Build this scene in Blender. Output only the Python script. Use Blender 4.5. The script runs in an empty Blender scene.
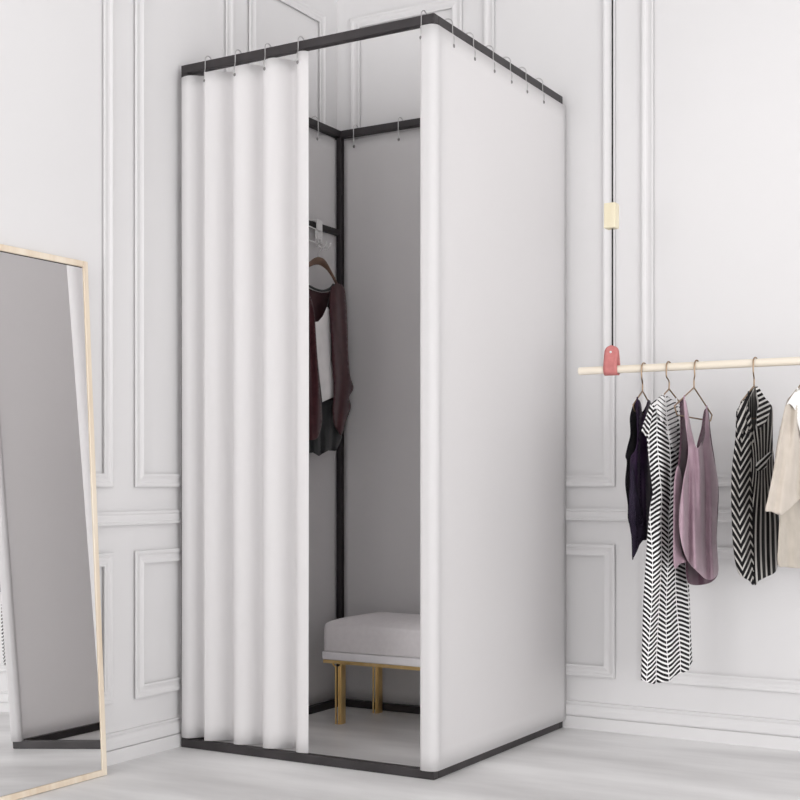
import bpy, bmesh, math, random
from mathutils import Vector, Matrix
from mathutils.geometry import delaunay_2d_cdt
random.seed(4)
PI = math.pi
COL = bpy.context.scene.collection

# ------------------------------------------------------------------ camera
f = 1292.0; HOR = 484.0; YAW = math.radians(30.3)
CAM = Vector((2.488, -3.817, 0.772))
FW = Vector((-math.sin(YAW), math.cos(YAW), 0)); RT = Vector((math.cos(YAW), math.sin(YAW), 0))
cd = bpy.data.cameras.new('camera'); cam = bpy.data.objects.new('camera', cd); COL.objects.link(cam)
cam.location = CAM; cam.rotation_euler = (PI/2, 0, YAW)
cd.sensor_width = 36; cd.lens = 36*f/800; cd.shift_y = (HOR-400)/800; cd.clip_start = .05
bpy.context.scene.camera = cam

def ray(px, py):
    return FW + RT*((px-400)/f) + Vector((0, 0, (HOR-py)/f))
def on_plane(px, py, org, nrm, off=0.0):
    d = ray(px, py); t = ((org-CAM).dot(nrm)+off)/d.dot(nrm)
    return CAM + d*t

# ------------------------------------------------------------------ materials
def new_mat(name, col, rough=.8, metal=0, spec=.3, sheen=0):
    m = bpy.data.materials.new(name); m.use_nodes = True
    b = m.node_tree.nodes['Principled BSDF']
    b.inputs['Base Color'].default_value = (*col, 1); b.inputs['Roughness'].default_value = rough
    b.inputs['Metallic'].default_value = metal; b.inputs['Specular IOR Level'].default_value = spec
    b.inputs['Sheen Weight'].default_value = sheen
    return m
def node(m, t, **kw):
    n = m.node_tree.nodes.new(t)
    for k, v in kw.items(): setattr(n, k, v)
    return n
def noise_col(m, c1, c2, scale=(1, 1, 1), nscale=4, detail=4, lo=.35, hi=.65, rough=None):
    T = m.node_tree; b = T.nodes['Principled BSDF']
    tc = node(m, 'ShaderNodeTexCoord'); mp = node(m, 'ShaderNodeMapping'); mp.inputs['Scale'].default_value = scale
    nz = node(m, 'ShaderNodeTexNoise'); nz.inputs['Scale'].default_value = nscale; nz.inputs['Detail'].default_value = detail
    cr = node(m, 'ShaderNodeValToRGB')
    cr.color_ramp.elements[0].position = lo; cr.color_ramp.elements[1].position = hi
    cr.color_ramp.elements[0].color = (*c1, 1); cr.color_ramp.elements[1].color = (*c2, 1)
    T.links.new(tc.outputs['Object'], mp.inputs[0]); T.links.new(mp.outputs[0], nz.inputs['Vector'])
    T.links.new(nz.outputs['Fac'], cr.inputs[0]); T.links.new(cr.outputs[0], b.inputs['Base Color'])
    return nz
def add_bump(m, scale, strength, stretch=(1, 1, 1), dist=.002):
    T = m.node_tree; b = T.nodes['Principled BSDF']
    tc = node(m, 'ShaderNodeTexCoord'); mp = node(m, 'ShaderNodeMapping'); mp.inputs['Scale'].default_value = stretch
    nz = node(m, 'ShaderNodeTexNoise'); nz.inputs['Scale'].default_value = scale; nz.inputs['Detail'].default_value = 3
    bp = node(m, 'ShaderNodeBump'); bp.inputs['Strength'].default_value = strength; bp.inputs['Distance'].default_value = dist
    T.links.new(tc.outputs['Object'], mp.inputs[0]); T.links.new(mp.outputs[0], nz.inputs['Vector'])
    T.links.new(nz.outputs['Fac'], bp.inputs['Height']); T.links.new(bp.outputs[0], b.inputs['Normal'])

M = {}
M['wall'] = new_mat('painted_wall', (.82, .81, .815), .6, spec=.25)
noise_col(M['wall'], (.715, .705, .71), (.73, .72, .725), nscale=1.5)
M['ceiling'] = new_mat('grey_ceiling', (.62, .615, .615), .8)
noise_col(M['ceiling'], (.61, .605, .605), (.63, .625, .625), nscale=2)
M['floor'] = new_mat('pale_concrete', (.7, .69, .69), .42, spec=.35)
noise_col(M['floor'], (.56, .55, .55), (.87, .865, .865), scale=(.7, 2.6, 1), nscale=1.6, detail=6, lo=.3, hi=.66)
M['curtain'] = new_mat('white_curtain_fabric', (.86, .85, .855), .85, spec=.15, sheen=.1)
noise_col(M['curtain'], (.89, .88, .885), (.895, .885, .89), nscale=30)
M['black'] = new_mat('black_powder_coat', (.028, .024, .026), .45, spec=.4)
noise_col(M['black'], (.024, .021, .022), (.036, .031, .033), nscale=12)
M['chrome'] = new_mat('chrome', (.55, .54, .54), .3, 1)
noise_col(M['chrome'], (.50, .49, .49), (.6, .59, .59), nscale=20)
M['stud'] = new_mat('dark_nickel', (.22, .21, .21), .35, .8)
noise_col(M['stud'], (.2, .19, .19), (.25, .24, .24), nscale=20)
M['gold'] = new_mat('brushed_gold', (.85, .62, .28), .3, 1)
noise_col(M['gold'], (.80, .57, .24), (.90, .67, .33), scale=(1, 1, .1), nscale=40)
M['bench'] = new_mat('bench_fabric', (.72, .69, .695), .9, spec=.1, sheen=.2)
noise_col(M['bench'], (.70, .67, .68), (.73, .70, .71), nscale=60)
M['board'] = new_mat('bench_board', (.8, .78, .8), .6)
noise_col(M['board'], (.78, .76, .78), (.82, .80, .82), nscale=20)
M['wood'] = new_mat('pale_birch', (.76, .66, .53), .5, spec=.3)
noise_col(M['wood'], (.70, .58, .45), (.80, .71, .59), scale=(1, 1, .08), nscale=30, detail=5)
M['dowel'] = new_mat('pale_birch_dowel', (.8, .73, .62), .5, spec=.3)
noise_col(M['dowel'], (.76, .68, .56), (.84, .77, .67), scale=(.08, 1, 1), nscale=30, detail=5)
M['blockwood'] = new_mat('pale_block_wood', (.78, .72, .55), .5)
noise_col(M['blockwood'], (.72, .65, .48), (.80, .74, .58), scale=(1, 1, .1), nscale=30)
M['leather'] = new_mat('coral_leather', (.52, .17, .16), .5, spec=.4)
noise_col(M['leather'], (.50, .165, .16), (.57, .20, .19), nscale=60); add_bump(M['leather'], 300, .2)
M['cord'] = new_mat('black_cord', (.03, .03, .03), .8)
noise_col(M['cord'], (.02, .02, .02), (.05, .05, .05), nscale=300)
M['brass'] = new_mat('brass_wire', (.34, .25, .18), .38, 1)
noise_col(M['brass'], (.30, .21, .14), (.42, .31, .22), nscale=30)
M['mirror'] = new_mat('mirror_glass', (.93, .93, .93), .0, 1)
M['gasket'] = new_mat('mirror_backing', (.03, .03, .03), .7)
noise_col(M['gasket'], (.025, .025, .025), (.04, .04, .04), nscale=20)
M['whitemetal'] = new_mat('white_metal', (.75, .74, .74), .4)
noise_col(M['whitemetal'], (.72, .71, .71), (.78, .77, .77), nscale=20)
M['brownwood'] = new_mat('brown_hanger_wood', (.16, .09, .06), .5)
noise_col(M['brownwood'], (.12, .07, .05), (.2, .12, .08), scale=(1, .1, 1), nscale=40)

def cloth(name, c1, c2, ns=25, rough=.8, sheen=.2, alpha=1):
    m = new_mat(name, c1, rough, spec=.15, sheen=sheen); noise_col(m, c1, c2, nscale=ns); add_bump(m, 500, .12)
    m.node_tree.nodes['Principled BSDF'].inputs['Alpha'].default_value = alpha
    return m
M['purple'] = cloth('dark_aubergine_satin', (.016, .007, .024), (.028, .012, .038), rough=.45, sheen=.05)
M['lace'] = cloth('black_lace', (.010, .008, .012), (.02, .016, .024), ns=200, sheen=.05)
M['sheer'] = cloth('sheer_dark_chiffon', (.02, .014, .028), (.03, .022, .04), sheen=0, alpha=.9)
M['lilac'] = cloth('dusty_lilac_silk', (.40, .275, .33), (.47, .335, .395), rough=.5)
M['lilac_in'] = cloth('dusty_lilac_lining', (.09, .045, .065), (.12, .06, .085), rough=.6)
M['burgundy'] = cloth('burgundy_knit', (.050, .016, .020), (.070, .024, .028), ns=40, rough=.95)
M['camisole'] = cloth('white_camisole_silk', (.80, .78, .78), (.86, .84, .84), rough=.5)
M['charcoal'] = cloth('charcoal_cloth', (.024, .025, .026), (.038, .039, .040))
M['ecru'] = cloth('ecru_chiffon', (.50, .445, .385), (.56, .50, .44), rough=.7)
M['ecru_dark'] = cloth('ecru_underlayer', (.43, .385, .33), (.49, .44, .38), rough=.7)
M['collar'] = cloth('white_collar_cloth', (.84, .83, .82), (.88, .87, .86))

def stripe_mat(name, light, dark, K, duty, gap=0):
    # UV.y = stripe count, UV.x = column number; zigzag = pingpong of the column number
    m = new_mat(name, light, .8, spec=.12); T = m.node_tree; b = T.nodes['Principled BSDF']
    uv = node(m, 'ShaderNodeUVMap'); uv.uv_map = 'uv'
    sx = node(m, 'ShaderNodeSeparateXYZ'); T.links.new(uv.outputs[0], sx.inputs[0])
    pp = node(m, 'ShaderNodeMath', operation='PINGPONG'); pp.inputs[1].default_value = 1; T.links.new(sx.outputs[0], pp.inputs[0])
    ml = node(m, 'ShaderNodeMath', operation='MULTIPLY'); ml.inputs[1].default_value = K; T.links.new(pp.outputs[0], ml.inputs[0])
    ad = node(m, 'ShaderNodeMath', operation='ADD'); T.links.new(sx.outputs[1], ad.inputs[0]); T.links.new(ml.outputs[0], ad.inputs[1])
    fr = node(m, 'ShaderNodeMath', operation='FRACT'); T.links.new(ad.outputs[0], fr.inputs[0])
    lt = node(m, 'ShaderNodeMath', operation='LESS_THAN'); lt.inputs[1].default_value = duty; T.links.new(fr.outputs[0], lt.inputs[0])
    if gap:          # the print breaks along each column's edge
        g1 = node(m, 'ShaderNodeMath', operation='SUBTRACT'); T.links.new(pp.outputs[0], g1.inputs[0]); g1.inputs[1].default_value = .5
        g2 = node(m, 'ShaderNodeMath', operation='ABSOLUTE'); T.links.new(g1.outputs[0], g2.inputs[0])
        g3 = node(m, 'ShaderNodeMath', operation='LESS_THAN'); T.links.new(g2.outputs[0], g3.inputs[0]); g3.inputs[1].default_value = .5-gap
        g4 = node(m, 'ShaderNodeMath', operation='MULTIPLY'); T.links.new(g3.outputs[0], g4.inputs[0]); T.links.new(lt.outputs[0], g4.inputs[1]); lt = g4
    mx = node(m, 'ShaderNodeMix', data_type='RGBA')
    mx.inputs[6].default_value = (*light, 1); mx.inputs[7].default_value = (*dark, 1)
    T.links.new(lt.outputs[0], mx.inputs[0]); T.links.new(mx.outputs[2], b.inputs['Base Color'])
    return m
M['chevron'] = stripe_mat('black_white_chevron', (.84, .83, .83), (.02, .018, .02), 1.45, .57, .03)
M['chevron_fine'] = stripe_mat('fine_chevron_yoke', (.82, .81, .81), (.06, .055, .06), 1.45, .3, .04)
M['zebra'] = stripe_mat('black_grey_stripe', (.50, .48, .46), (.012, .011, .012), 2.0, .66, .0)
M['zebra_fine'] = stripe_mat('fine_grey_stripe', (.40, .385, .37), (.03, .028, .028), .3, .45)
M['zebra_bold'] = stripe_mat('bold_white_stripe', (.80, .78, .77), (.012, .011, .012), .5, .58)

def translucent(m, fac):      # thin white cloth lets some daylight through
    T = m.node_tree; b = T.nodes['Principled BSDF']; out = T.nodes['Material Output']
    t = node(m, 'ShaderNodeBsdfTranslucent'); t.inputs[0].default_value = (.92, .90, .90, 1)
    mx = node(m, 'ShaderNodeMixShader'); mx.inputs[0].default_value = fac
    T.links.new(b.outputs[0], mx.inputs[1]); T.links.new(t.outputs[0], mx.inputs[2]); T.links.new(mx.outputs[0], out.inputs[0])
translucent(M['curtain'], .45)

# ------------------------------------------------------------------ mesh helpers
def link(name, bm, mat, parent=None, smooth=False, loc=(0, 0, 0), mats=None, sharp=None):
    bmesh.ops.recalc_face_normals(bm, faces=bm.faces)
    me = bpy.data.meshes.new(name); bm.to_mesh(me); bm.free()
    for m in (mats or [mat]): me.materials.append(m)
    if smooth:
        for p in me.polygons: p.use_smooth = True
        if sharp: me.set_sharp_from_angle(angle=math.radians(sharp))
    o = bpy.data.objects.new(name, me); COL.objects.link(o); o.location = loc
    if parent:
        o.parent = parent
        w = Vector((0, 0, 0)); q = parent
        while q: w += q.location; q = q.parent
        o.matrix_parent_inverse = Matrix.Translation(-w) if False else Matrix()
        o.location = Vector(loc) - w            # geometry is authored in world space
    return o
def tag(o, label, cat, group=None):
    o['label'] = label; o['category'] = cat
    if group: o['group'] = group
    return o
def thing(name, loc, label, cat, group=None):
    o = bpy.data.objects.new(name, None); COL.objects.link(o); o.location = loc; o.empty_display_size = .05
    return tag(o, label, cat, group)
def struct(o):
    o['kind'] = 'structure'; return o
def box(bm, x0, x1, y0, y1, z0, z1, bev=0):
    b2 = bmesh.new(); bmesh.ops.create_cube(b2, size=1)
    for v in b2.verts: v.co = Vector(((x0+x1)/2+v.co.x*(x1-x0), (y0+y1)/2+v.co.y*(y1-y0), (z0+z1)/2+v.co.z*(z1-z0)))
    if bev: bmesh.ops.bevel(b2, geom=b2.edges[:], offset=bev, segments=2, affect='EDGES', profile=.5)
    me = bpy.data.meshes.new('t'); b2.to_mesh(me); b2.free(); bm.from_mesh(me); bpy.data.meshes.remove(me)
    return bm
def tube(bm, pts, r, seg=8, caps=True):
    pts = [Vector(p) for p in pts]; n = len(pts); rings = []; up = None
    for i, p in enumerate(pts):
        t = (pts[min(i+1, n-1)]-pts[max(i-1, 0)]).normalized()
        if up is None: up = t.orthogonal().normalized()
        up = (up - t*up.dot(t))
        if up.length < 1e-6: up = t.orthogonal()
        up.normalize(); s = t.cross(up); rr = r(i/(n-1)) if callable(r) else r
        rings.append([bm.verts.new(p+(up*math.cos(2*PI*k/seg)+s*math.sin(2*PI*k/seg))*rr) for k in range(seg)])
    for a, b in zip(rings, rings[1:]):
        for k in range(seg): bm.faces.new((a[k], a[(k+1) % seg], b[(k+1) % seg], b[k]))
    if caps: bm.faces.new(rings[0][::-1]); bm.faces.new(rings[-1])
    return bm
def smooth_path(pts, sub=6, closed=False):
    pts = [Vector(p) for p in pts]; n = len(pts); out = []
    rng = n if closed else n-1
    for i in range(rng):
        if closed: p0, p1, p2, p3 = pts[i-1], pts[i], pts[(i+1) % n], pts[(i+2) % n]
        else: p0, p1, p2, p3 = pts[max(i-1, 0)], pts[i], pts[i+1], pts[min(i+2, n-1)]
        for k in range(sub):
            t = k/sub
            out.append(.5*((2*p1)+(p2-p0)*t+(2*p0-5*p1+4*p2-p3)*t*t+(3*p1-p0-3*p2+p3)*t**3))
    if not closed: out.append(pts[-1])
    return out
def sphere(bm, c, r, sx=1, sy=1, sz=1):
    g = bmesh.ops.create_uvsphere(bm, u_segments=12, v_segments=8, radius=r)
    for v in g['verts']: v.co = Vector((v.co.x*sx, v.co.y*sy, v.co.z*sz)) + Vector(c)

# ------------------------------------------------------------------ the room
WX, WY, WH = 5.0, -5.6, 3.0
struct(link('floor', box(bmesh.new(), -.1, WX, WY, .1, -.1, 0), M['floor']))
struct(link('wall_back', box(bmesh.new(), -.1, WX, 0, .1, 0, WH), M['wall']))
struct(link('wall_left', box(bmesh.new(), -.1, 0, WY, 0, 0, WH), M['wall']))
struct(link('ceiling', box(bmesh.new(), -.1, WX, WY, .1, WH, WH+.1), M['ceiling']))

def wp(side, a, z, h):        # wall-local (along, height, projection) -> world
    return Vector((a, -h, z)) if side == 'back' else Vector((h, a, z))
PROF = [(.010, 0), (.010, .0064), (.0, .0064), (.0, .0105), (.004, .0118), (.010, .0108), (.014, .0082), (.020, .0074), (.026, .0088), (.032, .0112), (.037, .0108), (.037, .0064), (.027, .0064), (.027, 0)]
def frame_moulding(name, side, a0, a1, z0, z1):
    bm = bmesh.new(); loops = []
    for t, h in PROF:
        loops.append([bm.verts.new(wp(side, a, z, h)) for a, z in ((a0+t, z0+t), (a1-t, z0+t), (a1-t, z1-t), (a0+t, z1-t))])
    for l0, l1 in zip(loops, loops[1:]):
        for k in range(4): bm.faces.new((l0[k], l0[(k+1) % 4], l1[(k+1) % 4], l1[k]))
    return struct(link(name, bm, M['wall']))
def run_moulding(name, side, a0, a1, prof):
    bm = bmesh.new()
    A = [bm.verts.new(wp(side, a0, z, h)) for z, h in prof]; B = [bm.verts.new(wp(side, a1, z, h)) for z, h in prof]
    for k in range(len(prof)-1): bm.faces.new((A[k], A[k+1], B[k+1], B[k]))
    bm.faces.new(A); bm.faces.new(B)
    return struct(link(name, bm, M['wall']))
BASE = [(0, 0), (0, .014), (.038, .014), (.0385, .006), (.0425, .006), (.043, .013), (.060, .012), (.072, .009), (.077, .0045), (.080, .0045), (.0805, .0085), (.085, .0085), (.086, 0)]
RAIL = [(.661, 0), (.661, .005), (.657, .0055), (.657, .0125), (.661, .0135), (.666, .0095), (.672, .0105), (.680, .0105), (.685, .0095), (.690, .0125), (.6955, .0125), (.6955, .005), (.692, .0045), (.692, 0)]
run_moulding('baseboard_back', 'back', 0, WX, BASE); run_moulding('baseboard_left', 'left', WY, 0, BASE)
run_moulding('trim_1', 'back', 0, WX, RAIL); run_moulding('trim_2', 'left', WY, 0, RAIL)
k = 3
for a0, a1 in ((.063, .50), (.582, 1.036), (1.124, 2.62), (2.71, 3.16), (3.25, 4.8)):
    frame_moulding('trim_%d' % k, 'back', a0, a1, .166, .583); frame_moulding('trim_%d' % (k+1), 'back', a0, a1, .764, 2.397); k += 2
for a0, a1 in ((-.52, -.082), (-1.051, -.602), (-2.62, -1.14), (-3.16, -2.71), (-4.9, -3.25)):
    frame_moulding('trim_%d' % k, 'left', a0, a1, .166, .583); frame_moulding('trim_%d' % (k+1), 'left', a0, a1, .764, 2.397); k += 2

# ------------------------------------------------------------------ fitting room frame
G, S, HT, TB = .02, .847, 2.0, .0245
X0, X1, Y1, Y0 = G, G+S, -G, -G-S
fr = thing('fitting_room_frame', ((X0+X1)/2, (Y0+Y1)/2, 0), 'black square metal frame of the curtained fitting room in the corner', 'fitting room frame')
def bar(name, *b, lab=None):
    o = link(name, box(bmesh.new(), *b, bev=.0018), M['black'], fr)
    if lab: o['label'] = lab
for z, nm in ((HT-TB, 'top_bar'), (0, 'base_bar')):
    bar(nm, X0, X1, Y0, Y0+TB, z, z+TB); bar(nm, X0, X1, Y1-TB, Y1, z, z+TB)
    bar(nm, X0, X0+TB, Y0+TB, Y1-TB, z, z+TB); bar(nm, X1-TB, X1, Y0+TB, Y1-TB, z, z+TB)
for x in (X0, X1-TB):
    for y in (Y0, Y1-TB): bar('post', x, x+TB, y, y+TB, TB, HT-TB)
bar('hanging_bar', X0+.002, X0+TB-.002, Y0+TB, Y1-TB, 1.634, 1.656)

# ------------------------------------------------------------------ curtains
def curtain(name, path, ztop, zbot, label, wob=0, thick=.0022, nz=40, sag=None):
    bm = bmesh.new(); n = len(path); rows = []
    for j in range(nz+1):
        v = j/nz; row = []
        for i, p in enumerate(path):
            zt = ztop - (sag(i/(n-1)) if sag else 0)
            z = zbot + (zt-zbot)*v
            w = wob*math.sin(i*.11+z*1.7)*(1-v)
            row.append(bm.verts.new((p[0]+w, p[1]+w, z)))
        rows.append(row)
    for a, b in zip(rows, rows[1:]):
        for i in range(n-1): bm.faces.new((a[i], a[i+1], b[i+1], b[i]))
    o = link(name, bm, M['curtain'], smooth=True)
    s = o.modifiers.new('thickness', 'SOLIDIFY'); s.thickness = thick; s.offset = 0
    return tag(o, label, 'curtain')
ZT, ZB = HT-TB-.006, TB+.004
fp = [(.0255, -.8705), (.038, -.8735), (.052, -.870), (.064, -.855), (.076, -.838), (.088, -.838), (.101, -.856)]
cr = [.112, .222, .328, .443, .57]
x = .112
while x <= .4665:
    i = max(k for k in range(4) if cr[k] <= x+1e-6); ph = (x-cr[i])/(cr[i+1]-cr[i])
    ph = ph**1.35
    fp.append((x, -.8495-.0235*math.cos(2*PI*ph))); x += .0104
fp.append((.4715, fp[-1][1]+.0025))
fp = smooth_path([(a, b, 0) for a, b in fp], 4)
curtain('gathered_curtain', fp, ZT, ZB+.001, 'white curtain gathered in soft folds across the left of the fitting room front', wob=.0012,
        sag=lambda t: .004+.003*math.cos(t*30))
sp = [(.837, -.853), (.8285, -.857), (.8265, -.866), (.833, -.8735), (.8425, -.8748), (.8535, -.8747), (.8611, -.8730), (.8677, -.8687), (.8720, -.8621), (.8737, -.8545), (.8737, -.8480), (.8735, -.82),  (.8735, -.6), (.8735, -.3), (.8735, -.001-.014)]
sp = smooth_path([(a, b, 0) for a, b in sp], 8)
curtain('side_curtain', sp, ZT, TB-.001, 'smooth white curtain stretched over the right side of the fitting room', thick=.0025)
bp_ = [(.048+.78*i/40, -.0275+.0025*math.sin(i*.55), 0) for i in range(41)]
curtain('back_curtain', bp_, ZT-.002, TB+.0006, 'shaded white curtain hanging across the back of the fitting room, behind the bench', thick=.002)
lp_ = [(.0275+.0022*math.sin(i*.7), -.79+.742*i/40, 0) for i in range(41)]
curtain('inner_side_curtain', lp_, ZT-.002, TB+.0006, 'shaded white curtain inside the fitting room, behind the hanging cardigan', thick=.002)

# curtain hooks: bent wire over the bar with a stud through the cloth. local w = outward from bar, centred on bar
def hook(pos, out, label, group, zg=.038, gap=.004, front=True):
    h = thing('curtain_hook', pos, label, 'curtain hook', group)
    p = Vector(pos); o = Vector(out); U = Vector((0, 0, 1)); sgn = 1
    r = TB/2+.004
    pts = [p+o*(TB/2+gap)-U*(TB/2+zg), p+o*(r+gap*.6)-U*(TB/2+zg*.5), p+o*r-U*TB*.5, p+o*r+U*(TB*.45)]
    for a in range(15, 181, 15):
        pts.append(p+U*(TB*.45)+o*(r*math.cos(math.radians(a)))+U*(r*1.0*math.sin(math.radians(a))))
    pts.append(p-o*r+U*(-.002))
    link('wire', tube(bmesh.new(), smooth_path(pts, 3), .00145, 8), M['chrome'], h, smooth=True)
    bm = bmesh.new(); sphere(bm, p+o*(TB/2+gap)-U*(TB/2+zg+.002), .0048, 1 if abs(out[0]) < .5 else .6, 1 if abs(out[1]) < .5 else .6, 1.1)
    link('stud', bm, M['stud'], h, smooth=True)
zc = HT-TB/2
names = ['leftmost above the gathered curtain', 'second from the left above the gathered curtain', 'third from the left above the gathered curtain', 'above the free right edge of the gathered curtain']
for x_, nm in zip((.113, .222, .327, .440), names):
    hook((x_, Y0+TB/2, zc), (0, -1, 0), 'thin chrome curtain hook, '+nm, 'hooks on the front bar', gap=.006, zg=.034)
hook((.831, Y0+TB/2, zc), (0, -1, 0), 'chrome curtain hook over the front bar beside its right corner', 'hooks on the front bar', gap=.006, zg=.034)
ordn = ['nearest the front corner', 'second from the front corner', 'third from the front corner', 'third from the wall end', 'second from the wall end', 'nearest the wall']
for y_, nm in zip((-.772, -.649, -.527, -.414, -.306, -.185), ordn):
    hook((X1-TB/2, y_, zc), (1, 0, 0), 'chrome curtain hook over the right side bar, '+nm, 'hooks on the side bar', gap=.008, zg=.034)
for x_, nm in ((.100, 'beside the black corner post'), (.279, 'above the middle of the shaded back curtain'), (.465, 'hidden side of the back bar behind the smooth curtain')):
    if x_ < .4: hook((x_, Y1-TB/2, zc), (0, -1, 0), 'curtain hook over the rear bar, '+nm, 'hooks on the rear bar', gap=.001, zg=.036)
hook((X0+TB/2, -.190, zc), (1, 0, 0), 'curtain hook over the inner left bar above the cardigan', 'hooks on the left bar', gap=.001, zg=.036)

# ------------------------------------------------------------------ bench
bx0, bx1, by0, by1 = .169, .79, -.35, -.055
bn = thing('bench', ((bx0+bx1)/2, (by0+by1)/2, 0), 'upholstered grey bench on slim gold legs inside the fitting room', 'bench')
bm = bmesh.new(); nx, ny, nzr = 40, 24, 9
def sq(u, v, e=7):           # square grid to softly rounded footprint
    cx, cy, hx, hy, r = (bx0+bx1)/2, (by0+by1)/2, (bx1-bx0)/2, (by1-by0)/2, .022
    X = u*hx; Y = v*hy
    ax, ay = abs(X)-(hx-r), abs(Y)-(hy-r)
    if ax > 0 and ay > 0:
        m = max(ax, ay); l = math.hypot(ax, ay); ax, ay = ax*m/l, ay*m/l
        X = math.copysign(hx-r+ax, X); Y = math.copysign(hy-r+ay, Y)
    return cx+X, cy+Y
def bez(t): return t
grid = [[None]*(ny+1) for _ in range(nx+1)]
def easing(i, n):
    u = -1+2*i/n; return math.copysign(1-(1-abs(u))**1.6, u)
for i in range(nx+1):
    for j in range(ny+1):
        u, v = easing(i, nx), easing(j, ny); X, Y = sq(u*.985, v*.985)
        d = min(1-abs(u), (1-abs(v))*.55)
        z = .320+.030*(1-math.exp(-d*7))
        grid[i][j] = bm.verts.new((X, Y, z))
for i in range(nx):
    for j in range(ny): bm.faces.new((grid[i][j], grid[i+1][j], grid[i+1][j+1], grid[i][j+1]))
per = [(i, 0) for i in range(nx)]+[(nx, j) for j in range(ny)]+[(i, ny) for i in range(nx, 0, -1)]+[(0, j) for j in range(ny, 0, -1)]
prev = [grid[i][j] for i, j in per]
for z, sc in ((.313, .993), (.307, 1.0), (.27, 1.004), (.240, 1.0), (.234, .992)):
    cur = [bm.verts.new((*sq(easing(i, nx)*sc, easing(j, ny)*sc), z)) for i, j in per]
    for k_ in range(len(per)): bm.faces.new((prev[k_], prev[(k_+1) % len(per)], cur[(k_+1) % len(per)], cur[k_]))
    prev = cur
bm.faces.new(prev)
link('cushion', bm, M['bench'], bn, smooth=True)
link('seat_board', box(bmesh.new(), bx0+.001, bx1-.001, by0+.001, by1-.001, .207, .2335, .004), M['board'], bn)
bm = bmesh.new()
box(bm, bx0+.004, bx1-.004, by0+.003, by0+.019, .196, .2068, .001); box(bm, bx0+.004, bx1-.004, by1-.019, by1-.003, .196, .2068, .001)
box(bm, bx0+.004, bx0+.020, by0+.019, by1-.019, .196, .2068, .001); box(bm, bx1-.020, bx1-.004, by0+.019, by1-.019, .196, .2068, .001)
link('gold_frame', bm, M['gold'], bn)
def bench_leg(xc, yc):
    bm = bmesh.new()
    for s, bx in ((-1, xc-.012), (1, xc-.001)):
        pts = [(bx, yc-.012, 0), (bx, yc-.012, .17)] + [(bx+s*.011*math.sin(a), yc-.012, .185+.011*(1-math.cos(a))) for a in (0, .5, 1.0, 1.57)]
        tube(bm, pts, .0033, 8)
    box(bm, xc+.002, xc+.008, yc-.012, yc+.016, 0, .1965, .0015); box(bm, xc-.010, xc+.004, yc+.012, yc+.016, 0, .1965, .0015)
    link('leg', bm, M['gold'], bn, smooth=True, sharp=40)
for xc in (.226, .735):
    for yc in (-.322, -.092): bench_leg(xc, yc)

# ------------------------------------------------------------------ leaning mirror
mh, mw, fw, fd = 1.368, .66, .0165, .0185
XB, XT = .0905, .0205      # back of the frame at the floor / front offset at the top
mr = thing('standing_mirror', (.07, -1.251-mw/2, 0), 'tall mirror in a thin pale wood frame leaning on the left wall', 'mirror')
lean = math.asin((XB-XT)/mh)
uax = Vector((-math.sin(lean), 0, math.cos(lean))); nax = Vector((math.cos(lean), -.006, math.sin(lean)))   # up, face normal
org = Vector((XB, -1.251, .001))       # front bottom right corner
def mpt(a, u, n): return org + Vector((-.006*a, -a, 0)) + uax*u + nax*n
def mbox(a0, a1, u0, u1, n0, n1, bev=.0015):
    bm = box(bmesh.new(), a0, a1, u0, u1, n0, n1, bev)
    for v in bm.verts: v.co = mpt(v.co.x, v.co.y, v.co.z)
    return bm
link('frame_side', mbox(0, fw, 0, mh, -fd, 0), M['wood'], mr); link('frame_side', mbox(mw-fw, mw, 0, mh, -fd, 0), M['wood'], mr)
link('frame_rail', mbox(fw, mw-fw, 0, fw, -fd, 0), M['wood'], mr); link('frame_rail', mbox(fw, mw-fw, mh-fw, mh, -fd, 0), M['wood'], mr)
link('backing', mbox(fw*.6, mw-fw*.6, fw*.6, mh-fw*.6, -fd+.001, -.0065, 0), M['gasket'], mr)
link('mirror_glass', mbox(fw+.001, mw-fw-.001, fw+.001, mh-fw-.003, -.0060, -.0030, 0), M['mirror'], mr)

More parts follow.
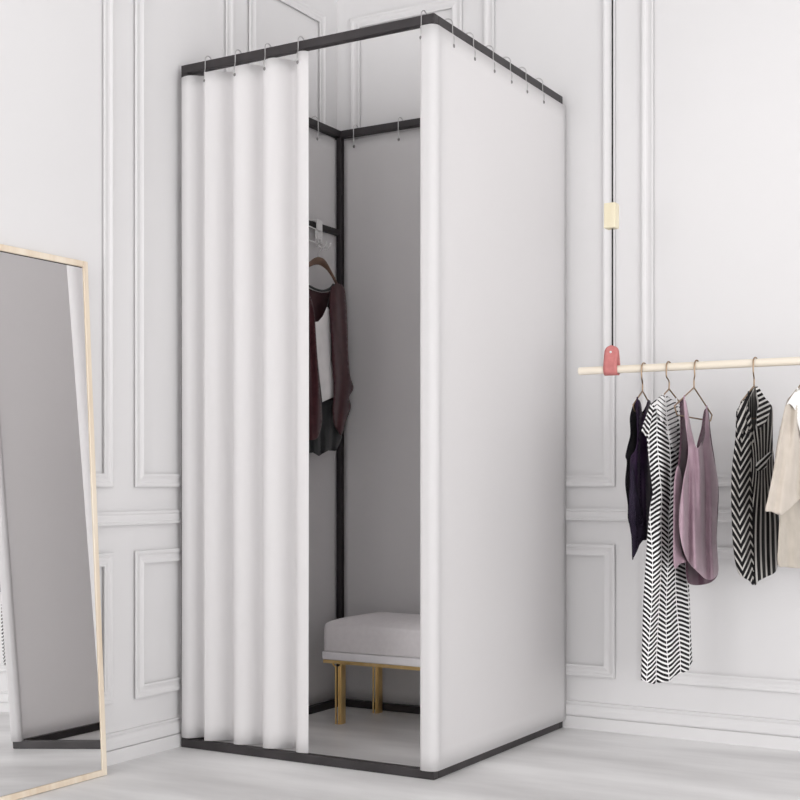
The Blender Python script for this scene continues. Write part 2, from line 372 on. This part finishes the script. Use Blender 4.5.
# ------------------------------------------------------------------ suspended clothes rail
RY, RZ, RR = -.33, 1.098, .0112
rl = thing('clothes_rail', (1.8, RY, RZ), 'pale wooden clothes rail hung on a black cord in front of the right wall', 'clothes rail')
bm = bmesh.new(); L0, L1 = 1.050, 2.75
pts = [(L0, RY, RZ), (L0+.001, RY, RZ), (L0+.003, RY, RZ)]+[(L0+.003+(L1-L0-.006)*i/30, RY, RZ) for i in range(1, 30)]+[(L1-.003, RY, RZ), (L1, RY, RZ)]
tube(bm, pts, lambda t: RR, 24)
for v in bm.verts:
    e = min(v.co.x-L0, L1-v.co.x)
    if e < .0005:
        c = Vector((v.co.x, RY, RZ)); v.co = c+(v.co-c)*.82
link('wooden_rod', bm, M['dowel'], rl, smooth=True, sharp=50)
for cx in (1.153, 2.60):
    link('cord', tube(bmesh.new(), [(cx, RY-.002, 1.14), (cx, RY-.002, 2.0), (cx, RY-.002, WH)], .0028, 8), M['cord'], rl, smooth=True)
    link('wooden_block', box(bmesh.new(), cx-.021, cx+.014, RY-.018, RY+.016, 1.500, 1.572, .003), M['blockwood'], rl)
    # strap: a leather loop round the rod, doubled up and rounded at the top
    bm = bmesh.new(); w2 = .0205; ol = []
    for a in range(0, 181, 15): ol.append((math.cos(math.radians(a))*w2, 1.150+w2*math.sin(math.radians(a))))
    sec = []                       # (y offset, z) path down the front, under the rod, up the back
    zs = [1.166, 1.155, 1.143, 1.13, 1.115, 1.100]
    def hw(z): return w2 if z <= 1.147 else math.sqrt(max(w2*w2-(z-1.147)**2, 1e-6))
    front = []; n_ = 16
    for i in range(n_+1):
        z = 1.1674-(1.1674-1.10)*i/n_
        yy = -.0035 - (RR-.0015)*min(1, max(0, (1.147-z)/.042))**.8
        front.append((yy, z, hw(z)))
    arc = [(-(RR+.002)*math.cos(math.radians(a)), RZ-(RR+.004)*math.sin(math.radians(a)), w2) for a in range(15, 180, 15)]
    back = [(-a_, b_, c_) for a_, b_, c_ in front[::-1]]
    rows = []
    for yy, z, hw_ in front+arc+back:
        rows.append([bm.verts.new((cx-.003+hw_*s, RY+yy, z)) for s in (-1, -.6, 0, .6, 1)])
    for a_, b_ in zip(rows, rows[1:]):
        for i in range(4): bm.faces.new((a_[i], a_[i+1], b_[i+1], b_[i]))
    st = link('leather_strap', bm, M['leather'], rl, smooth=True)
    s = st.modifiers.new('thickness', 'SOLIDIFY'); s.thickness = .0028; s.offset = 0
    bm = bmesh.new(); sphere(bm, (cx-.004, RY-.0062, 1.148), .0036, 1, .5, 1); link('rivet', bm, M['whitemetal'], st, smooth=True)

# ------------------------------------------------------------------ garments
class Plane:
    def __init__(s, x, y, deg):
        a = math.radians(deg); s.o = Vector((x, y, 0)); s.d = Vector((math.sin(a), math.cos(a), 0)); s.n = Vector((math.cos(a), -math.sin(a), 0))
    def P(s, px, py, off=0): return on_plane(px, py, s.o, s.n, off)
def inside(p, poly):
    c = False; n = len(poly); x, y = p
    for i in range(n):
        x1, y1 = poly[i]; x2, y2 = poly[i-1]
        if (y1 > y) != (y2 > y) and x < (x2-x1)*(y-y1)/(y2-y1)+x1: c = not c
    return c
def interp(tab, y):
    if y <= tab[0][0]: return tab[0][1:]
    for a, b in zip(tab, tab[1:]):
        if y <= b[0]:
            t = (y-a[0])/(b[0]-a[0]); return tuple(a[k]+(b[k]-a[k])*t for k in range(1, len(a)))
    return tab[-1][1:]
def sheet(parent, name, pl, outline, env, bulge, off, mat, fold=.003, nf=3.0, step=2.0, uvf=None, rnd=True, top=None, label=None, drift=.004, thick=.0016, flare=1.0):
    """cloth panel: outline traced on the garment's own plane, domed and folded away from it"""
    poly = [Vector(p) for p in outline]
    if rnd: poly = [Vector(p) for p in smooth_path([(a, b, 0) for a, b in outline], 4, True)]
    poly = [(p[0], p[1]) for p in poly]
    # resample long edges
    pts = []
    for i in range(len(poly)):
        a, b = poly[i], poly[(i+1) % len(poly)]; L = math.hypot(b[0]-a[0], b[1]-a[1]); n = max(1, int(L/step))
        for k_ in range(n): pts.append((a[0]+(b[0]-a[0])*k_/n, a[1]+(b[1]-a[1])*k_/n))
    nb = len(pts); xs = [p[0] for p in pts]; ys = [p[1] for p in pts]
    V = [Vector(p) for p in pts]; y = min(ys)+step*.5; r = 0
    while y < max(ys):
        x = min(xs)+step*.5*(r % 2)
        while x < max(xs):
            if inside((x, y), pts):
                if min((x-p[0])**2+(y-p[1])**2 for p in pts) > (step*.45)**2: V.append(Vector((x, y)))
            x += step
        y += step*.9; r += 1
    vo, eo, fo, *_ = delaunay_2d_cdt(V, [(i, (i+1) % nb) for i in range(nb)], [list(range(nb))], 1, 1e-5)
    bm = bmesh.new(); uvl = bm.loops.layers.uv.new('uv'); uvs = []; bv = []
    for v in vo:
        Lx, Rx = interp(env, v.y)[:2]; s = min(1, max(0, (v.x-Lx)/max(Rx-Lx, 1)))
        dome = math.sqrt(max(0, 4*s*(1-s)))
        tt = min(1, max(0, (v.y-(top if top else env[0][0]))/35))
        fl = fold*math.sin(2*PI*(nf*s)+drift*v.y*4+off*300)*(.25+.75*tt)*min(1, 6*s*(1-s)+.15)
        fl += fold*.5*math.sin(2*PI*nf*1.9*s+1.3-drift*v.y*7)*tt*min(1, 4*s*(1-s))
        bv.append(bm.verts.new(pl.P(v.x, v.y, bulge*dome*(.35+.65*tt)*flare+fl+off))); uvs.append(uvf(v.x, v.y, s, bv[-1].co) if uvf else (s, v.y))
    bm.verts.ensure_lookup_table()
    for fc in fo:
        try: F_ = bm.faces.new([bv[i] for i in fc])
        except ValueError: continue
        for lp, i in zip(F_.loops, fc): lp[uvl].uv = uvs[i]
    o = link(name, bm, mat, parent, smooth=True)
    sm = o.modifiers.new('thickness', 'SOLIDIFY'); sm.thickness = thick; sm.offset = 0
    if label: o['label'] = label
    return o

def wire_hanger(hx, pl, neck, left, right, label, lr=None, bar_y=None, tilt=0):
    """bent brass wire hanger; traced corner points lie on the hanger's own plane"""
    h = thing('wire_hanger', (hx, RY, RZ), label, 'hanger', 'brass wire hangers on the wooden rail')
    r = RR+.0035; W = pl.d; U = Vector((0, 0, 1)); c = Vector((hx+.006, RY, RZ))
    nk = pl.P(*neck)
    pts = [c+W*r*1.0-U*.001]+[c+W*(r*math.cos(math.radians(a)))+U*(r*math.sin(math.radians(a))) for a in range(20, 181, 20)]
    pts += [c-W*r-U*.010, c-W*r*.9-U*.028, nk+U*.022, nk]
    link('hook', tube(bmesh.new(), smooth_path(pts, 4), .0021, 8), M['brass'], h, smooth=True)
    lp = pl.P(*left); rp = pl.P(*right)
    lb = pl.P(left[0]+1.5, left[1]+6); rb = pl.P(right[0]+1, right[1]+9)
    if lr: lb = pl.P(*lr[0]); rb = pl.P(*lr[1])
    loop = [nk, nk.lerp(lp, .33), nk.lerp(lp, .7), lp, lb, lb.lerp(rb, .25), lb.lerp(rb, .5), lb.lerp(rb, .75), rb, rp, nk.lerp(rp, .7), nk.lerp(rp, .33), nk]
    # rounded corners
    P = []
    for i in range(len(loop)-1):
        P += [loop[i].lerp(loop[i+1], t) for t in (0.0, .2, .5, .8)]
    P.append(nk)
    link('frame', tube(bmesh.new(), P, .0021, 8), M['brass'], h, smooth=True)
    return h

XA, XBh, XC, XD, XE = 1.240, 1.312, 1.392, 1.553, 1.690
DEG = 9
plA, plB, plC, plD, plE = (Plane(x_, RY, DEG) for x_ in (XA, XBh, XC, XD, XE))
wire_hanger(XA, plA, (642.5, 391), (633, 405), (652, 408), 'brass wire hanger holding the dark purple slip top, nearest the coral strap')
wire_hanger(XBh, plB, (669, 389), (657, 402), (681, 404), 'brass wire hanger holding the long chevron dress')
wire_hanger(XC, plC, (694, 387.5), (674.5, 406), (712, 415), 'brass wire hanger with a wide triangle, holding the lilac tank top', lr=((677, 415), (710.5, 421)))
wire_hanger(XD, plD, (754, 386), (741, 402), (769, 404), 'brass wire hanger holding the black and grey striped dress', lr=((743, 418), (770, 419)))
wire_hanger(XE, plE, (803, 382), (790, 398), (818, 402), 'brass wire hanger at the right edge, holding the cream blouse')

# A: dark purple slip top
a = thing('slip_top', (XA, RY, .55), 'dark purple slip top with black lace, first garment on the rail', 'top', 'garments on the wooden rail')
envA = [(398, 633, 650), (420, 630.5, 652), (460, 626.5, 656), (500, 627, 657), (530, 630, 656), (560, 632, 654)]
outA_back = [(633.5, 404), (637, 400), (640, 404), (642, 412), (646, 406), (649, 400.5), (651, 405), (653, 430), (655.5, 470), (656, 500), (655, 520), (651, 537), (645, 538.5), (639, 545.5), (634, 556), (632.4, 559), (631.8, 540), (630.5, 528), (628, 518), (628, 505), (626, 490), (625.4, 480), (627, 462), (625.6, 456), (628, 445), (630.5, 434), (630, 418), (632, 409)]
sheet(a, 'lace_back', plA, outA_back, envA, -.015, -.0015, M['lace'], fold=.002, step=2.2)
outA_front = [(636, 402), (638.5, 399.5), (641, 405), (642.5, 416), (645.5, 408), (648, 400.5), (650.5, 403), (651, 415), (653, 440), (655, 475), (655, 510), (651, 535), (644, 536), (639, 531), (634, 522), (631, 505), (630, 480), (630.5, 458), (634, 452), (637, 444), (637.5, 425), (636, 412)]
sheet(a, 'satin_front', plA, outA_front, envA, .016, .002, M['purple'], fold=.004, nf=3, step=2.0)
sheet(a, 'chiffon_layer', plA, [(631, 470), (634, 470), (637, 490), (643, 515), (647, 538), (641, 541), (637, 551), (633, 557), (632, 540), (629, 520), (629, 500)], envA, .02, .006, M['sheer'], fold=.002, step=2.2, label='sheer dark side layer with a pointed hem')
bm = bmesh.new(); tube(bm, [plA.P(*p, .014) for p in smooth_path([(638, 402, 0), (637, 425, 0), (638.5, 440, 0), (636, 452, 0), (631, 460, 0)], 5) for p in [(p.x, p.y)]], .0011, 6)
link('strap_edging', bm, M['purple'], a, smooth=True)

# B: chevron dress
b = thing('chevron_dress', (XBh, RY, .34), 'long black and white chevron dress, longest garment on the rail', 'dress', 'garments on the wooden rail')
envB = [(393, 660, 676), (405, 650, 681), (435, 645, 685), (470, 649, 684), (495, 652, 684), (515, 648, 685), (552, 646, 687), (600, 643.5, 689), (640, 642, 691.5), (684, 641, 692)]
colsB = [(393, 640, 9.0), (440, 640, 9.6), (495, 644.5, 8.2), (520, 642.5, 8.2), (552, 642.5, 8.6), (684, 637.5, 10.2)]
def uvB(px, py, s, co):
    x0, w = interp(colsB, py); q = (px-x0)/w; return (q+.22*math.sin(py/37+q*1.3), co.z/.0130)
outB = [(662, 395), (666, 395.5), (670, 398), (675, 401.5), (681, 405), (684, 420), (685, 450), (684, 480), (684, 500), (685, 520), (687, 552), (689, 590), (690.5, 630), (692.2, 663), (688, 671), (680, 673.5), (674, 676), (669, 681), (661, 682.5), (654, 684), (646, 682), (641.2, 680), (642, 650), (643.5, 600), (646, 560), (648, 530), (650, 508), (653, 493), (651, 475), (648.5, 455), (647, 437), (641.5, 431), (644, 422), (648.5, 410), (651, 404), (657, 399)]
sheet(b, 'dress_back', plB, outB, envB, -.024, -.003, M['chevron'], fold=.003, nf=3, step=2.4, uvf=uvB, rnd=False)
outBf = [(661, 397), (665, 401), (670, 403), (676, 404)] + outB[4:-1]
sheet(b, 'dress_front', plB, outBf, envB, .026, .003, M['chevron'], fold=.005, nf=2.6, step=1.6, uvf=uvB, rnd=False)
outBy = [(657, 399.5), (662, 395.5), (666, 396), (670, 398.5), (675, 402), (680, 405), (683.5, 420), (684, 450), (683, 476), (679, 462), (673, 449), (667, 436), (660, 418), (654, 405)]
sheet(b, 'yoke', plB, outBy, envB, .026, .0055, M['chevron_fine'], fold=.005, nf=2.6, step=1.6, uvf=uvB, rnd=False, label='paler fine chevron yoke')
outBs = [(650.5, 404), (653.5, 407), (651, 420), (649, 433), (645.5, 436.5), (641.5, 431), (645, 420)]
sheet(b, 'sleeve', plB, outBs, envB, .03, .008, M['chevron'], fold=.003, step=1.6, uvf=lambda px, py, s, co: (px/14+.2, co.z/.016+px/9), rnd=False)

# C: lilac tank top
c = thing('tank_top', (XC, RY, .6), 'dusty lilac sleeveless tank top with a deep V neck and curved hem', 'top', 'garments on the wooden rail')
envC = [(398, 679, 712), (420, 680, 711), (450, 677, 713), (470, 676, 716), (490, 674, 718), (540, 674, 718), (586, 675, 720)]
outCb = [(680, 402), (683, 398.5), (685, 402), (687, 420), (692, 441), (697, 449), (701, 440), (703, 425), (704.5, 412), (707, 408), (709, 416), (711.5, 440), (716, 470), (718.5, 490), (717.5, 520), (716.5, 545), (718, 566), (717.5, 575), (712, 581.5), (704, 584.5), (694, 585), (688, 582), (686, 570), (685.5, 561), (679, 563), (673.8, 564.5), (673.5, 540), (673.8, 500), (675, 482), (678, 465), (680, 445), (680.5, 420)]
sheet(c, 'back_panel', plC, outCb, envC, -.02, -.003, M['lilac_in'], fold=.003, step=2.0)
outCs = [(673.8, 505), (674.5, 480), (677.5, 466), (680, 470), (681.5, 480), (680, 500), (679, 525), (680, 545), (683.5, 557), (686, 562), (680, 563.5), (674, 565)]
sheet(c, 'side_panel', plC, outCs, envC, -.004, .001, M['lilac'], fold=.003, step=2.0)
outCf = [(683.5, 399), (685.7, 401), (688, 412), (690.2, 425), (693.2, 438), (696, 447.2), (699, 447.2), (702.6, 438), (704.6, 426), (705.6, 416), (706, 410), (707.6, 410), (708.6, 418), (709.4, 427), (710.4, 440), (713, 455), (716, 470), (718, 488), (717, 515), (716.5, 540), (717.5, 558), (718, 572), (713, 579), (706, 579), (699, 573), (690, 564), (684.5, 553), (680.5, 538), (679, 520), (680.5, 500), (684, 478), (687, 464), (688.5, 450), (687, 434), (684.5, 415)]
sheet(c, 'front_panel', plC, outCf, envC, .022, .003, M['lilac'], fold=.010, nf=2.7, step=1.7, drift=.002)

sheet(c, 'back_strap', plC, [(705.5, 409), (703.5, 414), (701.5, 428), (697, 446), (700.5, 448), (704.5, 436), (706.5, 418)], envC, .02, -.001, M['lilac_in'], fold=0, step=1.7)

# D: black and grey striped dress
d_ = thing('striped_dress', (XD, RY, .6), 'black and grey striped dress hanging between the lilac top and the cream blouse', 'dress', 'garments on the wooden rail')
envD = [(386, 745, 764), (400, 740, 770), (440, 735, 773), (470, 732, 775), (530, 732, 779), (560, 735, 778), (583, 742, 774)]
outD = [(753, 387), (758.5, 388.5), (765, 399), (770, 404), (772.8, 411), (772.5, 440), (774, 463), (777, 495), (779.2, 530), (778, 560), (775, 572), (766, 577), (759, 580.5), (754, 582.8), (750, 581), (740, 574.5), (735, 560), (732.3, 530), (731.3, 495), (732.2, 468), (735.5, 438), (736.5, 412), (738.5, 408), (744, 399.5), (748, 393)]
colD = [(386, 736, 10), (440, 731, 10.5), (500, 728, 10), (583, 731, 9.5)]
def uvD(px, py, s, co):
    x0, w = interp(colD, py); q = (px-x0)/w
    return (q, px/5.6+(co.z/.024 if s < .45 else co.z/.11)*(1 if s < .45 else 1))
sheet(d_, 'back_panel', plD, outD, envD, -.018, -.003, M['zebra_fine'], fold=.002, step=2.4, uvf=lambda px, py, s, co: (.5, px/2.2))
def uvD_left(px, py, s, co): return ((px-733+3*math.sin((py-430)/45))/9.5, co.z/.024)
def uvD_right(px, py, s, co): return (.5, (762+(px-762)*(1+.9*math.exp(-((py-463)/34)**2)))/5.0-(py-470)/110+.5*math.sin(py/40))
outDl = [(749, 410), (753, 436), (752, 470), (754, 500), (753, 540), (754, 582.5), (749, 580.5), (740, 574.5), (735, 560), (732.3, 530), (731.3, 495), (732.2, 468), (735.5, 438), (736.5, 412), (738.5, 408), (743, 400)]
outDr = [(758, 389), (765, 399), (770, 404), (772.8, 411), (772.5, 440), (774, 463), (777, 495), (779.2, 530), (778, 560), (775, 572), (766, 577), (759, 580.5), (754, 582.8), (752, 540), (753, 500), (751, 470), (752.5, 436), (757, 420), (756, 400)]
sheet(d_, 'front_left', plD, outDl, envD, .018, .003, M['zebra'], fold=.004, nf=3, step=1.8, uvf=uvD_left)
sheet(d_, 'front_right', plD, outDr, envD, .018, .004, M['zebra'], fold=.004, nf=3, step=1.8, uvf=uvD_right, drift=.001)
outDc = [(756, 388.5), (758.5, 387.5), (765, 398), (770, 404), (769, 414), (764, 424), (758, 428), (757, 414), (759, 402)]
sheet(d_, 'collar', plD, outDc, envD, .02, .007, M['zebra_bold'], fold=.002, step=1.6, uvf=lambda px, py, s, co: (.5, (px*.5+py)/5.2), label='collar with bolder white stripes')
outDn = [(745, 399.5), (751, 391), (753.5, 390), (747, 404), (746, 420), (752, 436), (754, 443), (748, 438), (743, 428), (740, 440), (737.5, 436), (738, 410)]
sheet(d_, 'lapel', plD, outDn, envD, .018, .008, M['zebra'], fold=.001, step=1.6, uvf=lambda px, py, s, co: (.5, (px*.9+py*.4)/5))
outDk = [(758, 462), (763, 458), (770, 452), (772, 454), (767, 461), (766, 467), (759, 471), (756, 467)]
sheet(d_, 'waist_knot', plD, outDk, envD, .02, .011, M['zebra_bold'], fold=.001, step=1.6, uvf=lambda px, py, s, co: (.5, (px+py)/6), top=300)

# E: cream blouse
e = thing('cream_blouse', (XE, RY, .6), 'cream draped blouse with a white collar at the right end of the rail', 'blouse', 'garments on the wooden rail')
envE = [(385, 790, 820), (405, 784, 826), (470, 773, 834), (512, 764, 842), (530, 777, 838), (568, 778, 836)]
outEb = [(786, 405), (792, 395), (803, 387), (815, 395), (824, 405), (830, 430), (834, 470), (837, 512), (836, 540), (835, 566), (815, 569), (795, 568), (785, 567), (778, 564.5), (778.6, 540), (779.8, 516), (781, 480), (784, 440)]
sheet(e, 'underlayer', plE, outEb, envE, -.004, -.004, M['ecru_dark'], fold=.004, nf=3, step=2.4)
outEf = [(786, 404.5), (791, 398), (795, 391), (797, 393), (800, 420), (803, 440), (808, 418), (812, 392), (818, 398), (825, 405), (831, 430), (836, 470), (844, 508), (832, 514), (820, 505), (805, 499), (799.5, 499.5), (790, 508), (782, 514.5), (777, 514), (771, 511.5), (765.3, 510.5), (768, 498), (773.5, 469.5), (777, 445), (782, 420)]
sheet(e, 'draped_front', plE, outEf, envE, .02, .003, M['ecru'], fold=.005, nf=3.4, step=1.9)
sheet(e, 'collar', plE, [(787, 404), (794, 393), (797, 391.5), (802, 389), (803, 396), (804, 440), (799, 428), (795, 410), (790, 404)], envE, .02, .006, M['collar'], fold=.001, step=1.8, label='white collar')
sheet(e, 'collar', plE, [(819, 404), (812, 393), (807, 391), (804, 396), (804, 440), (808, 428), (812, 412), (816, 406)], envE, .02, .006, M['collar'], fold=.001, step=1.8, label='white collar')

# cloth turned over the hanger arms, so that every garment really hangs on its hanger
def turnover(par, pl, px, py, mat, r=.0024):
    pts = [pl.P(px, py+5, .0035), pl.P(px, py+1, .0036), pl.P(px, py-.6, .0022), pl.P(px, py-1.1, 0), pl.P(px, py-.6, -.0022), pl.P(px, py+1, -.0036), pl.P(px, py+5, -.0035)]
    link('strap_loop', tube(bmesh.new(), smooth_path(pts, 4), r, 8), mat, par, smooth=True)
turnover(c, plC, 684.3, 397.0, M['lilac']); turnover(c, plC, 706.6, 406.8, M['lilac'])
turnover(a, plA, 637.3, 398.6, M['purple']); turnover(a, plA, 648.2, 401.3, M['lace'])
turnover(b, plB, 663.0, 395.6, M['camisole']); turnover(b, plB, 676.5, 399.8, M['camisole'])
turnover(d_, plD, 748.5, 392.8, M['charcoal'] if 'charcoal' in M else M['lace']); turnover(d_, plD, 761.5, 395.2, M['lace'])
turnover(e, plE, 797.5, 389.2, M['collar']); turnover(e, plE, 809.5, 390.8, M['collar'])

# ------------------------------------------------------------------ inside the booth: over-bar hook, hanger, cardigan set
hk = thing('over_bar_hook', (.045, -.22, 1.6), 'white metal hook bracket clipped over the inner hanging bar', 'hook')
def PX(px, py, x=.10): return on_plane(px, py, Vector((x, 0, 0)), Vector((1, 0, 0)))
bm = bmesh.new(); yk = -.185
for s in (-.012, .012):
    path = [(.016, yk+s, 1.625), (.016, yk+s, 1.655), (.020, yk+s, 1.661), (.046, yk+s, 1.661), (.051, yk+s, 1.655), (.052, yk+s, 1.60), (.056, yk+s, 1.575), (.070, yk+s, 1.566), (.084, yk+s, 1.572), (.088, yk+s, 1.585)]
    tube(bm, smooth_path(path, 3), .0028, 8)
link('bracket', bm, M['whitemetal'], hk, smooth=True)
bm = bmesh.new()
box(bm, .046, .0535, yk-.015, yk+.015, 1.60, 1.664, .002)
link('clip_plate', bm, M['whitemetal'], hk)
bm = bmesh.new()
tube(bm, [(.056, yk-.13, 1.635), (.056, yk, 1.625)], .0022, 8); tube(bm, [(.056, yk-.13, 1.590), (.056, yk+.01, 1.580)], .0022, 8)
tube(bm, [(.056, yk-.125, 1.635), (.056, yk-.125, 1.59)], .0022, 8); tube(bm, [(.056, yk-.03, 1.63), (.056, yk-.03, 1.58)], .0022, 8)
link('wire_rack', bm, M['whitemetal'], hk, smooth=True)

HXp = .103
hg = thing('wooden_hanger', (HXp, -.26, 1.5), 'brown wooden hanger under the white hook inside the fitting room', 'hanger')
plI = Plane(HXp, -.25, 0)
hp = smooth_path([plI.P(*p) for p in ((316.5, 247), (318, 244.5), (321.5, 244.5), (322.5, 248), (320, 252), (318.5, 255), (319.5, 260))], 4)
link('hook', tube(bmesh.new(), hp, .0015, 8), M['chrome'], hg, smooth=True)
ap = [plI.P(*p) for p in ((292, 283), (303, 270), (312, 263), (319.5, 261), (326, 266), (332, 275), (340, 290))]
ap = smooth_path(ap, 6)
bm = bmesh.new(); tube(bm, ap, lambda t: .0045+.0085*math.exp(-((t-.5)/.2)**2), 12)
link('shoulder_arm', bm, M['brownwood'], hg, smooth=True)
link('trouser_bar', tube(bmesh.new(), [plI.P(293, 284), plI.P(316, 288.5), plI.P(339, 292.5)], .0022, 8), M['whitemetal'], hg, smooth=True)

kd = thing('cardigan', (HXp, -.25, 1.1), 'burgundy open cardigan hanging inside the fitting room', 'cardigan')
envK = [(282, 290, 345), (300, 286, 346), (330, 284, 348), (380, 284, 352), (435, 288, 345), (457, 292, 342)]
sheet(kd, 'back_panel', plI, [(296, 288), (303, 286), (312, 290), (322, 292.5), (331, 291), (337, 286.5), (344, 290), (347, 320), (348, 355), (349.5, 385), (347, 410), (344, 428), (335, 434), (315, 437), (295, 434), (288, 420), (285, 380), (286, 310)], envK, -.018, -.012, M['burgundy'], fold=.002, step=2.4)
sheet(kd, 'right_front', plI, [(330.5, 291), (333, 285), (338, 283.5), (344, 288), (346.5, 305), (347.6, 330), (348.3, 355), (350, 376), (353.3, 388), (349, 397), (350.6, 407), (345.5, 422), (341.5, 435), (338, 431), (334.5, 425), (332.5, 410), (334, 395), (333, 370), (332, 345), (330.5, 318), (329.5, 303)], envK, .03, .006, M['burgundy'], fold=.006, nf=4, step=1.8)
sheet(kd, 'left_front', plI, [(291, 292), (297, 287), (303, 287), (309, 294), (314, 310), (315.5, 330), (317.5, 360), (320.5, 395), (322, 420), (318, 437), (310, 440), (298, 436), (288, 425), (283, 400), (284, 350), (286, 310)], envK, .03, .006, M['burgundy'], fold=.006, nf=4, step=1.8)
link('neckband', tube(bmesh.new(), smooth_path([plI.P(300, 287.5, .004), plI.P(308, 286, .004), plI.P(315, 289, .004), plI.P(323, 291, .004), plI.P(330, 288.5, .012), plI.P(333.5, 284.5, .016)], 5), .0042, 8), M['charcoal'], kd, smooth=True)['label'] = 'charcoal neckband'
cm = thing('camisole', (HXp, -.25, 1.2), 'white camisole showing between the cardigan fronts', 'top')
sheet(cm, 'body', plI, [(314.8, 322), (318.5, 321.5), (323, 316), (327.3, 306), (329.5, 310), (331, 335), (331.5, 360), (334, 380), (336, 396), (329, 399), (322.4, 402), (320.5, 385), (318, 362), (316, 340)], envK, .026, .0, M['camisole'], fold=.0025, step=1.8, rnd=False)
for st_ in ([(327.3, 307), (329, 298), (330.5, 290), (332, 285)], [(315.3, 322.5), (311, 312), (308, 300), (305.5, 288)]):
    link('strap', tube(bmesh.new(), smooth_path([plI.P(*p, .028 if i == 0 else .012) for i, p in enumerate(st_)], 4), .0013, 6), M['charcoal'], cm, smooth=True)
sk = thing('skirt', (HXp, -.25, 1.0), 'charcoal skirt hanging below the burgundy cardigan', 'skirt')
sheet(sk, 'cloth', plI, [(300, 400), (335, 400), (340, 425), (342, 437), (338.5, 446), (335.5, 451), (328, 450.5), (322, 454), (319, 456), (313, 452.5), (308, 453.5), (300, 452), (293, 454), (291, 430)], envK, .018, -.006, M['charcoal'], fold=.005, nf=5, step=2.0, rnd=False)

# ------------------------------------------------------------------ light
w = bpy.data.worlds.new('world'); bpy.context.scene.world = w; w.use_nodes = True
bg = w.node_tree.nodes['Background']; bg.inputs[0].default_value = (1, .992, .99, 1); bg.inputs[1].default_value = 1.0
# soft daylight surroundings: a little brighter low down than overhead
tcw = w.node_tree.nodes.new('ShaderNodeTexCoord'); sxw = w.node_tree.nodes.new('ShaderNodeSeparateXYZ'); mrw = w.node_tree.nodes.new('ShaderNodeMapRange')
w.node_tree.links.new(tcw.outputs['Generated'], sxw.inputs[0]); w.node_tree.links.new(sxw.outputs[2], mrw.inputs[0])
mrw.inputs[1].default_value = -.15; mrw.inputs[2].default_value = .35; mrw.inputs[3].default_value = 1.15; mrw.inputs[4].default_value = .78
w.node_tree.links.new(mrw.outputs[0], bg.inputs[1])
def area(name, loc, target, sx, sy, power, col=(1, 1, 1)):
    l = bpy.data.lights.new(name, 'AREA'); l.shape = 'RECTANGLE'; l.size = sx; l.size_y = sy; l.energy = power; l.color = col
    o = bpy.data.objects.new(name, l); COL.objects.link(o); o.location = loc
    o.rotation_euler = (Vector(target)-Vector(loc)).to_track_quat('-Z', 'Y').to_euler(); return o
area('front_fill_light', (.6, -5.5, 1.3), (.8, -.4, .7), 1.2, 2.0, 22, (1, .99, .985))  # added soft fill from the open front; no window is modelled there
area('side_fill_light', (4.85, -2.9, .85), (.5, -.9, .6), 2.2, 1.6, 26, (1, .995, .99))  # unseen fill panel, added to brighten the lower side curtain and left wall
sc = bpy.context.scene
sc.view_settings.view_transform = 'Standard'; sc.view_settings.look = 'None'; sc.view_settings.gamma = 1; sc.view_settings.use_curve_mapping = False
sc.view_settings.exposure = 0.75
